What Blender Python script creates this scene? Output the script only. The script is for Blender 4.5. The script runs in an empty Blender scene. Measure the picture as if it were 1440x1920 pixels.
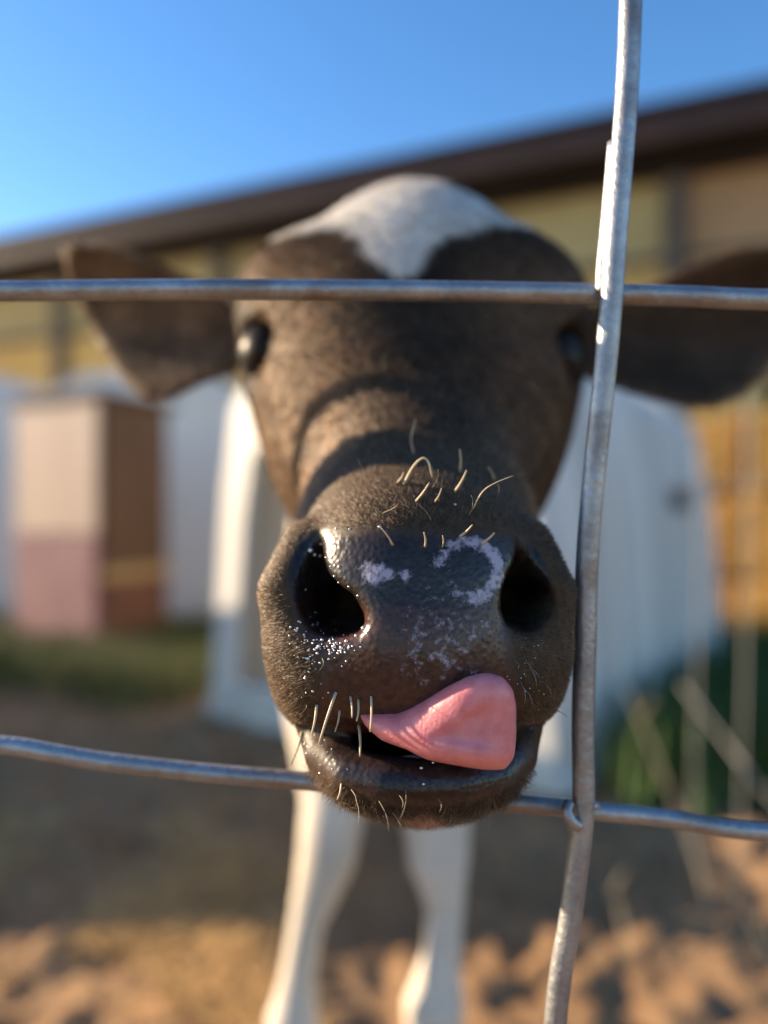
import bpy, math, random
import numpy as np
from mathutils import Vector
from mathutils.bvhtree import BVHTree

random.seed(7)
rng = np.random.default_rng(11)
scene = bpy.context.scene
COL = scene.collection
R = math.radians

# ------------------------------------------------------------------ camera
CZ = 0.72
cam_d = bpy.data.cameras.new('camera')
cam = bpy.data.objects.new('camera', cam_d)
COL.objects.link(cam)
cam.location = (0, 0, CZ)
cam.rotation_euler = (R(90), 0, 0)
cam_d.sensor_fit = 'HORIZONTAL'
cam_d.sensor_width = 36
cam_d.lens = 36
cam_d.clip_start = 0.01
cam_d.clip_end = 2000
cam_d.dof.use_dof = True
cam_d.dof.focus_distance = 0.242
cam_d.dof.aperture_fstop = 3.5
scene.camera = cam

# ------------------------------------------------------------------ light
SUN_EL, SUN_AZ = 19.0, 19.0          # azimuth: degrees behind pure left
sd = Vector((-math.cos(R(SUN_AZ)) * math.cos(R(SUN_EL)), math.sin(R(SUN_AZ)) * math.cos(R(SUN_EL)), math.sin(R(SUN_EL))))
sun_d = bpy.data.lights.new('sun', 'SUN')
sun_d.energy = 5.0
sun_d.angle = R(0.5)
sun_d.color = (1.0, 0.78, 0.52)
sun = bpy.data.objects.new('sun', sun_d)
COL.objects.link(sun)
sun.rotation_euler = sd.to_track_quat('Z', 'Y').to_euler()
world = bpy.data.worlds.new('World')
scene.world = world
world.use_nodes = True
wn = world.node_tree
bg = wn.nodes['Background']
sky = wn.nodes.new('ShaderNodeTexSky')
sky.sky_type = 'NISHITA'
sky.sun_disc = False
sky.sun_elevation = R(SUN_EL)
sky.sun_rotation = R(-(90 - SUN_AZ))
sky.air_density = 1.0
sky.dust_density = 0.2
sky.ozone_density = 2.0
hs = wn.nodes.new('ShaderNodeHueSaturation')
hs.inputs['Saturation'].default_value = 1.27
hs.inputs['Hue'].default_value = 0.505
wn.links.new(sky.outputs[0], hs.inputs['Color'])
wn.links.new(hs.outputs[0], bg.inputs[0])
bg.inputs[1].default_value = 0.10
scene.view_settings.view_transform = 'Standard'
scene.view_settings.look = 'None'
scene.view_settings.gamma = 1
scene.view_settings.exposure = 1.5
scene.cycles.use_denoising = True


def P(px, py, D):
    """a point seen at that pixel of the photograph, D metres ahead"""
    return np.array([(px - 720) / 1440 * D, D, CZ + (960 - py) / 1440 * D])


# ------------------------------------------------------------------ scene helpers
def tag(o, label=None, cat=None, group=None, kind=None):
    if label: o['label'] = label
    if cat: o['category'] = cat
    if group: o['group'] = group
    if kind: o['kind'] = kind
    return o


def empty(name, loc=(0, 0, 0), rz=0.0):
    o = bpy.data.objects.new(name, None)
    o.empty_display_size = 0.1
    COL.objects.link(o)
    o.location = loc
    o.rotation_euler = (0, 0, rz)
    return o


def link(name, me, mat, parent=None, smooth=True):
    o = bpy.data.objects.new(name, me)
    COL.objects.link(o)
    if mat: me.materials.append(mat)
    if smooth and len(me.polygons):
        me.polygons.foreach_set('use_smooth', np.ones(len(me.polygons), bool))
    if parent:
        o.parent = parent
    return o


def raw_mesh(name, V, F):
    me = bpy.data.meshes.new(name)
    V = np.asarray(V, np.float32)
    if isinstance(F, np.ndarray):
        n = F.shape[1]
        me.vertices.add(len(V)); me.vertices.foreach_set('co', V.ravel())
        me.loops.add(F.size); me.loops.foreach_set('vertex_index', F.ravel().astype(np.int32))
        me.polygons.add(len(F))
        me.polygons.foreach_set('loop_start', np.arange(0, F.size, n, dtype=np.int32))
        me.polygons.foreach_set('loop_total', np.full(len(F), n, np.int32))
        me.update(calc_edges=True)
        me.validate()
    else:
        me.from_pydata([tuple(v) for v in V], [], F)
        me.update()
    return me


class MB:
    def __init__(s):
        s.V, s.F = [], []

    def add(s, V, F):
        b = len(s.V)
        s.V += [tuple(v) for v in V]
        s.F += [tuple(i + b for i in f) for f in F]

    def box(s, c, size, rz=0.0, rx=0.0, ry=0.0, bevel=0.0):
        from mathutils import Euler
        m = Euler((rx, ry, rz)).to_matrix()
        hx, hy, hz = [q / 2 for q in size]
        b = min(bevel, hx * .9, hy * .9, hz * .9)
        if b <= 0:
            V = [(x, y, z) for x in (-hx, hx) for y in (-hy, hy) for z in (-hz, hz)]
            F = [(0, 1, 3, 2), (4, 6, 7, 5), (0, 4, 5, 1), (2, 3, 7, 6), (0, 2, 6, 4), (1, 5, 7, 3)]
        else:
            V, F = [], []
            idx = {}
            for sx in (-1, 1):
                for sy in (-1, 1):
                    for sz in (-1, 1):
                        for ax in range(3):
                            h = [hx - b, hy - b, hz - b]
                            h[ax] += b
                            idx[(sx, sy, sz, ax)] = len(V)
                            V.append((sx * h[0], sy * h[1], sz * h[2]))
            for ax in range(3):
                o1, o2 = [a for a in range(3) if a != ax]
                for sg in (-1, 1):
                    q = []
                    for a1, a2 in ((-1, -1), (1, -1), (1, 1), (-1, 1)):
                        k = [0, 0, 0]; k[ax] = sg; k[o1] = a1; k[o2] = a2
                        q.append(idx[(*k, ax)])
                    F.append(tuple(q))
            for ax in range(3):
                o1, o2 = [a for a in range(3) if a != ax]
                for a1 in (-1, 1):
                    for a2 in (-1, 1):
                        q = []
                        for sg, face in ((-1, o1), (1, o1), (1, o2), (-1, o2)):
                            k = [0, 0, 0]; k[ax] = sg; k[o1] = a1; k[o2] = a2
                            q.append(idx[(*k, face)])
                        F.append(tuple(q))
            for sx in (-1, 1):
                for sy in (-1, 1):
                    for sz in (-1, 1):
                        F.append(tuple(idx[(sx, sy, sz, a)] for a in range(3)))
        V = [tuple(m @ Vector(v) + Vector(c)) for v in V]
        s.add(V, F)
        return s

    def tube(s, pts, rad, n=10, smooth=1, cap=True):
        pts = np.asarray(pts, float)
        rad = np.full(len(pts), rad, float) if np.isscalar(rad) else np.asarray(rad, float)
        if smooth > 1 and len(pts) > 2:
            pts, rad = catmull(pts, rad, smooth)
        T = np.gradient(pts, axis=0)
        T /= np.linalg.norm(T, axis=1)[:, None] + 1e-12
        up = np.array([0, 0, 1.0]) if abs(T[0][2]) < .9 else np.array([0, 1.0, 0])
        V = []
        u = np.cross(T[0], up); u /= np.linalg.norm(u)
        for i in range(len(pts)):
            u = u - T[i] * (u @ T[i]); u /= np.linalg.norm(u)
            w = np.cross(T[i], u)
            for k in range(n):
                a = 2 * math.pi * k / n
                V.append(pts[i] + rad[i] * (math.cos(a) * u + math.sin(a) * w))
        F = []
        for i in range(len(pts) - 1):
            for k in range(n):
                k2 = (k + 1) % n
                F.append((i * n + k, i * n + k2, (i + 1) * n + k2, (i + 1) * n + k))
        if cap:
            F.append(tuple(range(n))[::-1])
            F.append(tuple((len(pts) - 1) * n + k for k in range(n)))
        s.add(V, F)
        return s

    def sphere(s, c, r, nu=12, nv=8, scale=(1, 1, 1)):
        V = [(c[0], c[1], c[2] + r * scale[2])]
        for j in range(1, nv):
            t = math.pi * j / nv
            for i in range(nu):
                a = 2 * math.pi * i / nu
                V.append((c[0] + r * scale[0] * math.sin(t) * math.cos(a), c[1] + r * scale[1] * math.sin(t) * math.sin(a), c[2] + r * scale[2] * math.cos(t)))
        V.append((c[0], c[1], c[2] - r * scale[2]))
        F = []
        for i in range(nu):
            F.append((0, 1 + i, 1 + (i + 1) % nu))
            for j in range(nv - 2):
                a, b = 1 + j * nu + i, 1 + j * nu + (i + 1) % nu
                F.append((a, a + nu, b + nu, b))
            F.append((len(V) - 1, 1 + (nv - 2) * nu + (i + 1) % nu, 1 + (nv - 2) * nu + i))
        s.add(V, F)
        return s

    def build(s, name, mat, parent=None, smooth=True):
        me = raw_mesh(name, s.V, s.F)
        return link(name, me, mat, parent, smooth)


def catmull(pts, rad, k):
    n = len(pts)
    Q = np.vstack([2 * pts[0] - pts[1], pts, 2 * pts[-1] - pts[-2]])
    rr = np.concatenate([[rad[0]], rad, [rad[-1]]])
    out, orr = [], []
    for i in range(n - 1):
        p0, p1, p2, p3 = Q[i:i + 4]
        for j in range(k):
            t = j / k
            out.append(.5 * (2 * p1 + (p2 - p0) * t + (2 * p0 - 5 * p1 + 4 * p2 - p3) * t * t + (3 * p1 - p0 - 3 * p2 + p3) * t ** 3))
            orr.append(rr[i + 1] * (1 - t) + rr[i + 2] * t)
    out.append(pts[-1]); orr.append(rad[-1])
    return np.array(out), np.array(orr)


def hash3(i, j, k):
    h = (i * 374761393 + j * 668265263 + k * 2147483647) & 0xffffffff
    h = ((h ^ (h >> 13)) * 1274126177) & 0xffffffff
    return ((h ^ (h >> 16)) & 0xffff) / 65535.0


def vnoise(p, scale):
    """value noise 0..1 of (N,3) points"""
    q = np.asarray(p, float) * scale
    i = np.floor(q).astype(np.int64)
    f = q - i
    f = f * f * (3 - 2 * f)
    out = 0
    for dx in (0, 1):
        for dy in (0, 1):
            for dz in (0, 1):
                w = (f[:, 0] if dx else 1 - f[:, 0]) * (f[:, 1] if dy else 1 - f[:, 1]) * (f[:, 2] if dz else 1 - f[:, 2])
                out = out + w * hash3(i[:, 0] + dx, i[:, 1] + dy, i[:, 2] + dz)
    return out


def sstep(a, b, x):
    t = np.clip((x - a) / (b - a), 0, 1)
    return t * t * (3 - 2 * t)


# ------------------------------------------------------------------ materials
class NT:
    def __init__(s, name):
        s.m = bpy.data.materials.new(name)
        s.m.use_nodes = True
        s.t = s.m.node_tree
        s.bsdf = s.t.nodes['Principled BSDF']

    def n(s, typ, **kw):
        nd = s.t.nodes.new('ShaderNode' + typ)
        for k, v in kw.items():
            if k.startswith('i_'):
                key = k[2:]
                nd.inputs[int(key) if key.isdigit() else key.replace('_', ' ')].default_value = v
            else:
                setattr(nd, k, v)
        return nd

    def l(s, a, b):
        s.t.links.new(a, b)

    def noise(s, scale, detail=3, vec=None, rough=.55):
        nd = s.n('TexNoise', i_Scale=scale, i_Detail=detail, i_Roughness=rough)
        if vec is None:
            vec = s.coord()
        s.l(vec, nd.inputs['Vector'])
        return nd.outputs[0]

    def coord(s, sc=None):
        if not hasattr(s, '_tc'):
            s._tc = s.n('TexCoord').outputs['Object']
        if sc is None:
            return s._tc
        mp = s.n('Mapping')
        mp.inputs['Scale'].default_value = sc
        s.l(s._tc, mp.inputs[0])
        return mp.outputs[0]

    def ramp(s, fac, stops):
        r = s.n('ValToRGB')
        el = r.color_ramp.elements
        while len(el) < len(stops):
            el.new(.5)
        for e, (p, c) in zip(el, stops):
            e.position = p
            e.color = (*c, 1) if len(c) == 3 else c
        s.l(fac, r.inputs[0])
        return r.outputs[0]

    def mix(s, fac, a, b, mode='MIX'):
        m = s.n('Mix', data_type='RGBA', blend_type=mode)
        for v, i in ((fac, 0), (a, 6), (b, 7)):
            if hasattr(v, 'links'):
                s.l(v, m.inputs[i])
            elif i == 0:
                m.inputs[0].default_value = v
            else:
                m.inputs[i].default_value = (*v, 1)
        return m.outputs[2]

    def math(s, op, a, b=0.0, clamp=False):
        m = s.n('Math', operation=op, use_clamp=clamp)
        for v, i in ((a, 0), (b, 1)):
            if hasattr(v, 'links'):
                s.l(v, m.inputs[i])
            else:
                m.inputs[i].default_value = v
        return m.outputs[0]

    def bump(s, h, strength=.3, dist=.01):
        b = s.n('Bump', i_Strength=strength, i_Distance=dist)
        s.l(h, b.inputs['Height'])
        s.l(b.outputs[0], s.bsdf.inputs['Normal'])
        return b

    def set(s, **kw):
        for k, v in kw.items():
            inp = s.bsdf.inputs[k.replace('_', ' ')]
            if hasattr(v, 'links'):
                s.l(v, inp)
            else:
                inp.default_value = (*v, 1) if isinstance(v, tuple) and len(v) == 3 and len(inp.default_value) == 4 else v
        return s.m


def noisy(name, c1, c2, scale=8, rough=.7, metal=0.0, bump=.2, bdist=.005, vscale=None, spec=.4):
    t = NT(name)
    v = t.coord(vscale) if vscale else t.coord()
    f = t.noise(scale, 5, v)
    col = t.ramp(f, [(.32, c1), (.68, c2)])
    if bump:
        t.bump(t.noise(scale * 3, 4, v), bump, bdist)
    return t.set(Base_Color=col, Roughness=rough, Metallic=metal, Specular_IOR_Level=spec)


# ------------------------------------------------------------------ implicit surface tools
def smin(a, b, k):
    h = np.maximum(k - np.abs(a - b), 0) / k
    return np.minimum(a, b) - h * h * k * .25


def smax(a, b, k):
    return -smin(-a, -b, k)


def ell(p, c, r, rot=None):
    q = p - np.asarray(c, np.float32)
    if rot is not None:
        q = q @ rot.astype(np.float32)
    r = np.asarray(r, np.float32)
    k0 = np.linalg.norm(q / r, axis=1)
    k1 = np.linalg.norm(q / (r * r), axis=1)
    return k0 * (k0 - 1) / np.maximum(k1, 1e-6)


def cone(p, a, ra, b, rb):
    a = np.asarray(a, np.float32); b = np.asarray(b, np.float32)
    ba = b - a
    q = p - a
    t = np.clip(q @ ba / (ba @ ba), 0, 1)
    return np.linalg.norm(q - t[:, None] * ba, axis=1) - (ra + (rb - ra) * t)


def chain(p, pts, rs, k=None):
    d = None
    for i in range(len(pts) - 1):
        e = cone(p, pts[i], rs[i], pts[i + 1], rs[i + 1])
        d = e if d is None else (np.minimum(d, e) if not k else smin(d, e, k))
    return d


def poly2(u, v, pts):
    """signed distance to a closed polygon"""
    pts = np.asarray(pts, np.float32)
    d = np.full(len(u), 1e9, np.float32)
    s = np.ones(len(u), np.float32)
    n = len(pts)
    for i in range(n):
        a, b = pts[i], pts[i - 1]
        ex, ey = b - a
        wx, wy = u - a[0], v - a[1]
        t = np.clip((wx * ex + wy * ey) / (ex * ex + ey * ey), 0, 1)
        d = np.minimum(d, (wx - ex * t) ** 2 + (wy - ey * t) ** 2)
        c1, c2, c3 = v >= a[1], v < b[1], ex * wy > ey * wx
        flip = (c1 & c2 & c3) | (~c1 & ~c2 & ~c3)
        s = np.where(flip, -s, s)
    return s * np.sqrt(d)


def rx_rot(a):
    c, s = math.cos(a), math.sin(a)
    return np.array([[1, 0, 0], [0, c, -s], [0, s, c]])


def axis_pts(segs):
    out = [segs[0][0]]
    for lo, hi, st in segs:
        n = max(1, int(round((hi - lo) / st)))
        out += list(np.linspace(lo, hi, n + 1)[1:])
    return np.array(out, np.float32)


def surface_nets(xs, ys, zs, f, B=4):
    nx, ny, nz = len(xs), len(ys), len(zs)

    def ev(p):
        out = np.empty(len(p), np.float32)
        for i in range(0, len(p), 300000):
            out[i:i + 300000] = f(p[i:i + 300000])
        return out
    ci = [np.unique(np.append(np.arange(0, n, B), n - 1)) for n in (nx, ny, nz)]
    gx, gy, gz = np.meshgrid(xs[ci[0]], ys[ci[1]], zs[ci[2]], indexing='ij')
    dc = ev(np.stack([gx.ravel(), gy.ravel(), gz.ravel()], 1)).reshape(gx.shape)
    bs = [len(c) - 1 for c in ci]
    mn = np.full(bs, 1e9, np.float32)
    for a in (0, 1):
        for b in (0, 1):
            for c in (0, 1):
                mn = np.minimum(mn, np.abs(dc[a:a + bs[0], b:b + bs[1], c:c + bs[2]]))
    sz = [np.diff(ax[c]) for ax, c in zip((xs, ys, zs), ci)]
    diag = np.sqrt(sz[0][:, None, None] ** 2 + sz[1][None, :, None] ** 2 + sz[2][None, None, :] ** 2)
    act = mn < diag * 1.1
    bi = [np.minimum(np.arange(n) // B, b - 1) for n, b in zip((nx, ny, nz), bs)]
    bi2 = [np.maximum((np.arange(n) - 1), 0) // B for n in (nx, ny, nz)]
    A = act[np.ix_(*bi)]
    for m in ((0, 0, 1), (0, 1, 0), (1, 0, 0), (1, 1, 0), (1, 0, 1), (0, 1, 1), (1, 1, 1)):
        A |= act[np.ix_(*[(bi2 if q else bi)[i] for i, q in enumerate(m)])]
    F = dc[np.ix_(*[np.searchsorted(c, np.arange(n), 'right') - 1 for c, n in zip(ci, (nx, ny, nz))])].copy()
    I = np.argwhere(A)
    pts = np.stack([xs[I[:, 0]], ys[I[:, 1]], zs[I[:, 2]]], 1)
    F[A] = ev(pts)
    S = F < 0
    cnt = np.zeros((nx - 1, ny - 1, nz - 1), np.int8)
    for a in (0, 1):
        for b in (0, 1):
            for c in (0, 1):
                cnt += S[a:nx - 1 + a, b:ny - 1 + b, c:nz - 1 + c]
    cells = np.argwhere((cnt > 0) & (cnt < 8) & A[:-1, :-1, :-1])
    idx = np.full(cnt.shape, -1, np.int32)
    idx[cells[:, 0], cells[:, 1], cells[:, 2]] = np.arange(len(cells))
    pos = np.zeros((len(cells), 3)); num = np.zeros(len(cells))
    X, Y, Z = xs.astype(float), ys.astype(float), zs.astype(float)

    def corner(o):
        i = cells + np.array(o)
        return np.stack([X[i[:, 0]], Y[i[:, 1]], Z[i[:, 2]]], 1), F[i[:, 0], i[:, 1], i[:, 2]].astype(float)
    cor = {o: corner(o) for o in [(a, b, c) for a in (0, 1) for b in (0, 1) for c in (0, 1)]}
    for o in cor:
        for ax in range(3):
            if o[ax]:
                continue
            o2 = list(o); o2[ax] = 1
            p0, f0 = cor[o]; p1, f1 = cor[tuple(o2)]
            m = (f0 < 0) != (f1 < 0)
            t = f0[m] / (f0[m] - f1[m])
            pos[m] += p0[m] + t[:, None] * (p1[m] - p0[m])
            num[m] += 1
    pos /= num[:, None]
    quads = []
    for ax in range(3):
        o1, o2 = (ax + 1) % 3, (ax + 2) % 3
        sl0 = [slice(None)] * 3; sl1 = [slice(None)] * 3
        sl0[ax] = slice(0, -1); sl1[ax] = slice(1, None)
        for o in (o1, o2):
            sl0[o] = slice(1, -1); sl1[o] = slice(1, -1)
        a, b = S[tuple(sl0)], S[tuple(sl1)]
        E = np.argwhere(a != b)
        fl = a[E[:, 0], E[:, 1], E[:, 2]]
        for o in (o1, o2):
            E[:, o] += 1

        def cell(d1, d2):
            c = E.copy(); c[:, o1] -= d1; c[:, o2] -= d2
            return idx[c[:, 0], c[:, 1], c[:, 2]]
        q = np.stack([cell(1, 1), cell(0, 1), cell(0, 0), cell(1, 0)], 1)
        q[~fl] = q[~fl][:, ::-1]
        quads.append(q)
    q = np.concatenate(quads)
    q = q[(q >= 0).all(1)]
    return pos, q


def vnormals(V, Q):
    n = np.zeros_like(V)
    fn = np.cross(V[Q[:, 2]] - V[Q[:, 0]], V[Q[:, 3]] - V[Q[:, 1]])
    for i in range(4):
        np.add.at(n, Q[:, i], fn)
    return n / (np.linalg.norm(n, axis=1)[:, None] + 1e-15)


# ------------------------------------------------------------------ ground
def build_ground():
    def ax(lo, hi, st, far):
        a = list(np.arange(lo, hi + 1e-6, st))
        s = st; up = a[-1]
        while up < far:
            s *= 1.35; up += s; a.append(up)
        s = st; dn = a[0]; pre = []
        while dn > -far:
            s *= 1.35; dn -= s; pre.append(dn)
        return np.array(pre[::-1] + a)
    X = ax(-1.6, 1.8, .016, 900); Y = ax(.5, 3.4, .016, 900)
    gx, gy = np.meshgrid(X, Y, indexing='ij')
    p = np.stack([gx.ravel(), gy.ravel(), np.zeros(gx.size)], 1)
    r = np.hypot(p[:, 0], p[:, 1] - 1.5)
    z = (vnoise(p, 1.3) - .5) * .03 + (vnoise(p + 9, 7) - .5) * .020 + (vnoise(p + 5, 17) - .5) * .030 + (vnoise(p + 3, 38) - .5) * .014
    clod = np.maximum(vnoise(p + 40, 11) - .66, 0) * .07 + np.maximum(vnoise(p + 60, 29) - .60, 0) * .05
    z = (z + clod) * np.exp(-np.maximum(r - 3, 0) / 8) - .012
    p[:, 2] = z
    nx, ny = len(X), len(Y)
    i = np.arange(nx * ny).reshape(nx, ny)
    F = np.stack([i[:-1, :-1], i[1:, :-1], i[1:, 1:], i[:-1, 1:]], -1).reshape(-1, 4)
    t = NT('trodden_dirt')
    f1 = t.noise(3.2, 6)
    c = t.ramp(f1, [(.3, (.17, .094, .046)), (.55, (.29, .170, .088)), (.75, (.41, .255, .135))])
    f2 = t.noise(46, 4)
    c = t.mix(t.math('MULTIPLY', f2, .55), c, t.ramp(f2, [(.4, (.13, .078, .044)), (.7, (.50, .33, .17))]))
    t.bump(t.noise(90, 5), .5, .01)
    m = t.set(Base_Color=c, Roughness=.95, Specular_IOR_Level=.15)
    o = link('ground', raw_mesh('ground', p, F), m)
    tag(o, 'brown trodden dirt of the calf pen', None, None, 'structure')
    return o


build_ground()


def blades(name, spots, hmin, hmax, w, lean, mat, label, cat, flat=False):
    """many thin bent leaves as one countless mass"""
    n = len(spots)
    V = np.zeros((n, 5, 3)); 
    a = rng.uniform(0, 2 * np.pi, n)
    h = rng.uniform(hmin, hmax, n)
    ln = rng.uniform(.2, 1, n) * lean
    dirv = np.stack([np.cos(a), np.sin(a)], 1)
    side = np.stack([-np.sin(a), np.cos(a)], 1)
    ww = w * rng.uniform(.6, 1.3, n)
    base = np.asarray(spots)
    for k, (t, wf) in enumerate(((0, 1), (.55, .8), (1, 0))):
        off = dirv * (h * ln * t * t)[:, None]
        if flat:
            off = dirv * (h * t)[:, None]; z = base[:, 2] + .01 + rng.uniform(0, .02, n) * (1 if k else .3)
        else:
            z = base[:, 2] + h * t * (1 - .25 * ln * t)
        if wf:
            V[:, 2 * k, :2] = base[:, :2] + off - side * (ww * wf / 2)[:, None]
            V[:, 2 * k + 1, :2] = base[:, :2] + off + side * (ww * wf / 2)[:, None]
            V[:, 2 * k, 2] = z; V[:, 2 * k + 1, 2] = z
        else:
            V[:, 4, :2] = base[:, :2] + off; V[:, 4, 2] = z
    b = np.arange(n)[:, None] * 5
    F = np.concatenate([b + np.array([[0, 1, 3]]), b + np.array([[0, 3, 2]]), b + np.array([[2, 3, 4]])])
    o = link(name, raw_mesh(name, V.reshape(-1, 3), F), mat, None, False)
    return tag(o, label, cat, None, 'stuff')


def scatter(n, x0, x1, y0, y1, fn=None):
    p = np.stack([rng.uniform(x0, x1, n), rng.uniform(y0, y1, n), np.zeros(n)], 1)
    if fn is not None:
        p = p[rng.uniform(0, 1, n) < fn(p)]
    return p


def leafmat(name, c1, c2, c3):
    t = NT(name)
    f = t.noise(2.2, 4)
    g = t.n('NewGeometry').outputs['Random Per Island']
    c = t.mix(t.math('MULTIPLY', g, .8), t.ramp(f, [(.35, c1), (.65, c2)]), c3)
    return t.set(Base_Color=c, Roughness=.6, Specular_IOR_Level=.25)


grass_l = leafmat('grass_leaf', (.055, .085, .020), (.085, .11, .032), (.15, .14, .05))
grass_r = leafmat('lush_grass_leaf', (.030, .075, .018), (.055, .12, .030), (.11, .16, .05))
straw_m = leafmat('straw', (.52, .31, .11), (.66, .42, .17), (.42, .25, .09))

far_left = lambda p: sstep(2.75, 3.25, p[:, 1] + .5 * (vnoise(p, 2.2) - .5)) * sstep(-.55, -.75, p[:, 0] / p[:, 1] * 1.0 - .35)
blades('grass', scatter(30000, -3.4, -.2, 2.7, 4.6, lambda p: sstep(2.8, 3.3, p[:, 1] + .6 * (vnoise(p, 2.2) - .5)) * (p[:, 0] < -.18 * p[:, 1])), .07, .17, .008, .7, grass_l,
       'low dull green grass in front of the left hutches', 'grass')
blades('grass', scatter(15000, .55, 2.6, 1.7, 4.2, lambda p: sstep(.24, .33, p[:, 0] / p[:, 1] + .05 * (vnoise(p, 3) - .5) - .03 * (p[:, 1] - 1.9)) * sstep(1.72, 1.95, p[:, 1] + .3 * (vnoise(p + 7, 3) - .5))), .08, .34, .010, .7, grass_r,
       'tall dark green grass beside the large ribbed hutch', 'grass')
gold = lambda p: sstep(.42, .62, vnoise(p + 3, 5.5)) * sstep(-.06, -.22, p[:, 0] + .25 * (p[:, 1] - 1.1)) * sstep(2.1, 1.6, p[:, 1])  # straw massed at the left to give the gold of sunlit dirt
blades('straw_litter', scatter(16000, -1.3, .0, .75, 2.1, gold), .03, .08, .0035, .5, straw_m,
       'golden bits of straw, massed where the dirt should look sunlit', 'straw', True)
blades('straw_litter', scatter(2500, -1.6, 1.6, .8, 3.4, lambda p: sstep(.5, .8, vnoise(p + 13, 3))), .03, .07, .003, .5, straw_m,
       'sparse straw scattered over the brown pen floor', 'straw', True)

# ------------------------------------------------------------------ hutches
plastic = noisy('white_plastic', (.56, .53, .48), (.88, .86, .81), 1.5, .45, 0, .08, .004, (1, 6, .2))
plastic_d = noisy('weathered_plastic', (.62, .60, .56), (.82, .79, .74), 1.6, .55, 0, .12, .004, (5, 5, .3))
dark_hole = noisy('dark_vent', (.02, .018, .016), (.04, .035, .03), 10, .8)
bedding = noisy('straw_bedding', (.20, .13, .06), (.34, .23, .10), 12, .9, 0, .6, .02)


def hutch(label, loc, rz, w, L, h, mat, taper=.16, opening=(.17, .14), ribs=5, vent=None):
    root = empty('calf_hutch', loc, rz)
    tag(root, label, 'hutch', 'white plastic calf hutches')

    def prof(s, y, grow=0.0):
        """s 0..1 round the arch, from foot to foot"""
        top = h * (1 - .05 * y / L)
        hw = w / 2
        pts = [(-hw, 0), (-hw + taper * .55, top * .62), (-hw + taper, top * .86), (-hw * .55, top * .985), (0, top), (hw * .55, top * .985), (hw - taper, top * .86), (hw - taper * .55, top * .62), (hw, 0)]
        q = np.array(pts)
        d = np.concatenate([[0], np.cumsum(np.hypot(*np.diff(q, axis=0).T))]); d /= d[-1]
        return np.array([np.interp(s, d, q[:, 0]), np.interp(s, d, q[:, 1])])
    ns, ny = 60, 72
    V, F = [], []
    for j in range(ny + 1):
        y = L * j / ny
        ph = (y / L * ribs) % 1
        rib = .060 * (1 if .2 < ph < .62 else 0)
        for i in range(ns + 1):
            x, z = prof(i / ns, y)
            cx, cz = 0, h * .45
            k = 1 + rib / max(.2, math.hypot(x - cx, z - cz))
            V.append(((x - cx) * k + cx, y, (z - cz) * k + cz if z > .02 else z))
    for j in range(ny):
        for i in range(ns):
            a = j * (ns + 1) + i
            F.append((a, a + 1, a + ns + 2, a + ns + 1))
    # back wall
    b = ny * (ns + 1)
    F.append(tuple(b + i for i in range(ns + 1)))
    me = raw_mesh('shell', V, F)
    sh = link('shell', me, mat, root, False)
    md = sh.modifiers.new('thick', 'SOLIDIFY'); md.thickness = .012; md.offset = -1
    # front wall with doorway
    ox, oz = opening
    V, F = [], []
    inner = []
    for i in range(ns + 1):
        x, z = prof(i / ns, 0)
        sx = (w / 2 - ox) / (w / 2)
        sz = (h - .22 - oz) / h
        inner.append((x * sx, z * sz + oz))
    for i in range(ns + 1):
        x, z = prof(i / ns, 0)
        V.append((x, 0, z)); V.append((inner[i][0], -.012, inner[i][1]))
    for i in range(ns):
        F.append((2 * i, 2 * i + 2, 2 * i + 3, 2 * i + 1))
    n0 = len(V)
    V += [(-w / 2, 0, 0), (w / 2, 0, 0), (inner[-1][0], -.012, oz), (inner[0][0], -.012, oz)]
    F.append((n0, n0 + 1, n0 + 2, n0 + 3))
    fr = link('front_wall', raw_mesh('front_wall', V, F), mat, root, False)
    md = fr.modifiers.new('thick', 'SOLIDIFY'); md.thickness = .012; md.offset = -1
    mb = MB()
    rim = [(x, -.02, z) for x, z in inner]
    rim = rim + [(0, -.02, oz), rim[0]]
    mb.tube(rim, .022, 8, 1, False)
    mb.build('doorway_rim', mat, root)
    mb = MB()
    mb.tube([(-w / 2 - .01, -.005, .03), (-w / 2 - .01, L, .03), (w / 2 + .01, L, .03), (w / 2 + .01, -.005, .03)], .03, 8)
    mb.build('base_flange', mat, root)
    g = MB()
    nn = 14
    gv = []
    for i in range(nn + 1):
        for j in range(nn + 1):
            gv.append(((i / nn - .5) * (w - .1), .06 + j / nn * (L - .12), .03 + .09 * random.random() * (1 - abs(i / nn - .5))))
    g.add(gv, [(i * (nn + 1) + j, (i + 1) * (nn + 1) + j, (i + 1) * (nn + 1) + j + 1, i * (nn + 1) + j + 1) for i in range(nn) for j in range(nn)])
    g.build('straw_bedding', bedding, root)
    if vent:
        side, yy, zz, r = vent
        x = side * (w / 2 - taper * .55 * zz / (h * .62))
        mb = MB()
        mb.tube([(x - side * .02, yy, zz), (x + side * .095, yy, zz)], r, 18)
        mb.build('vent_plug', dark_hole, root)
    return root


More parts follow.
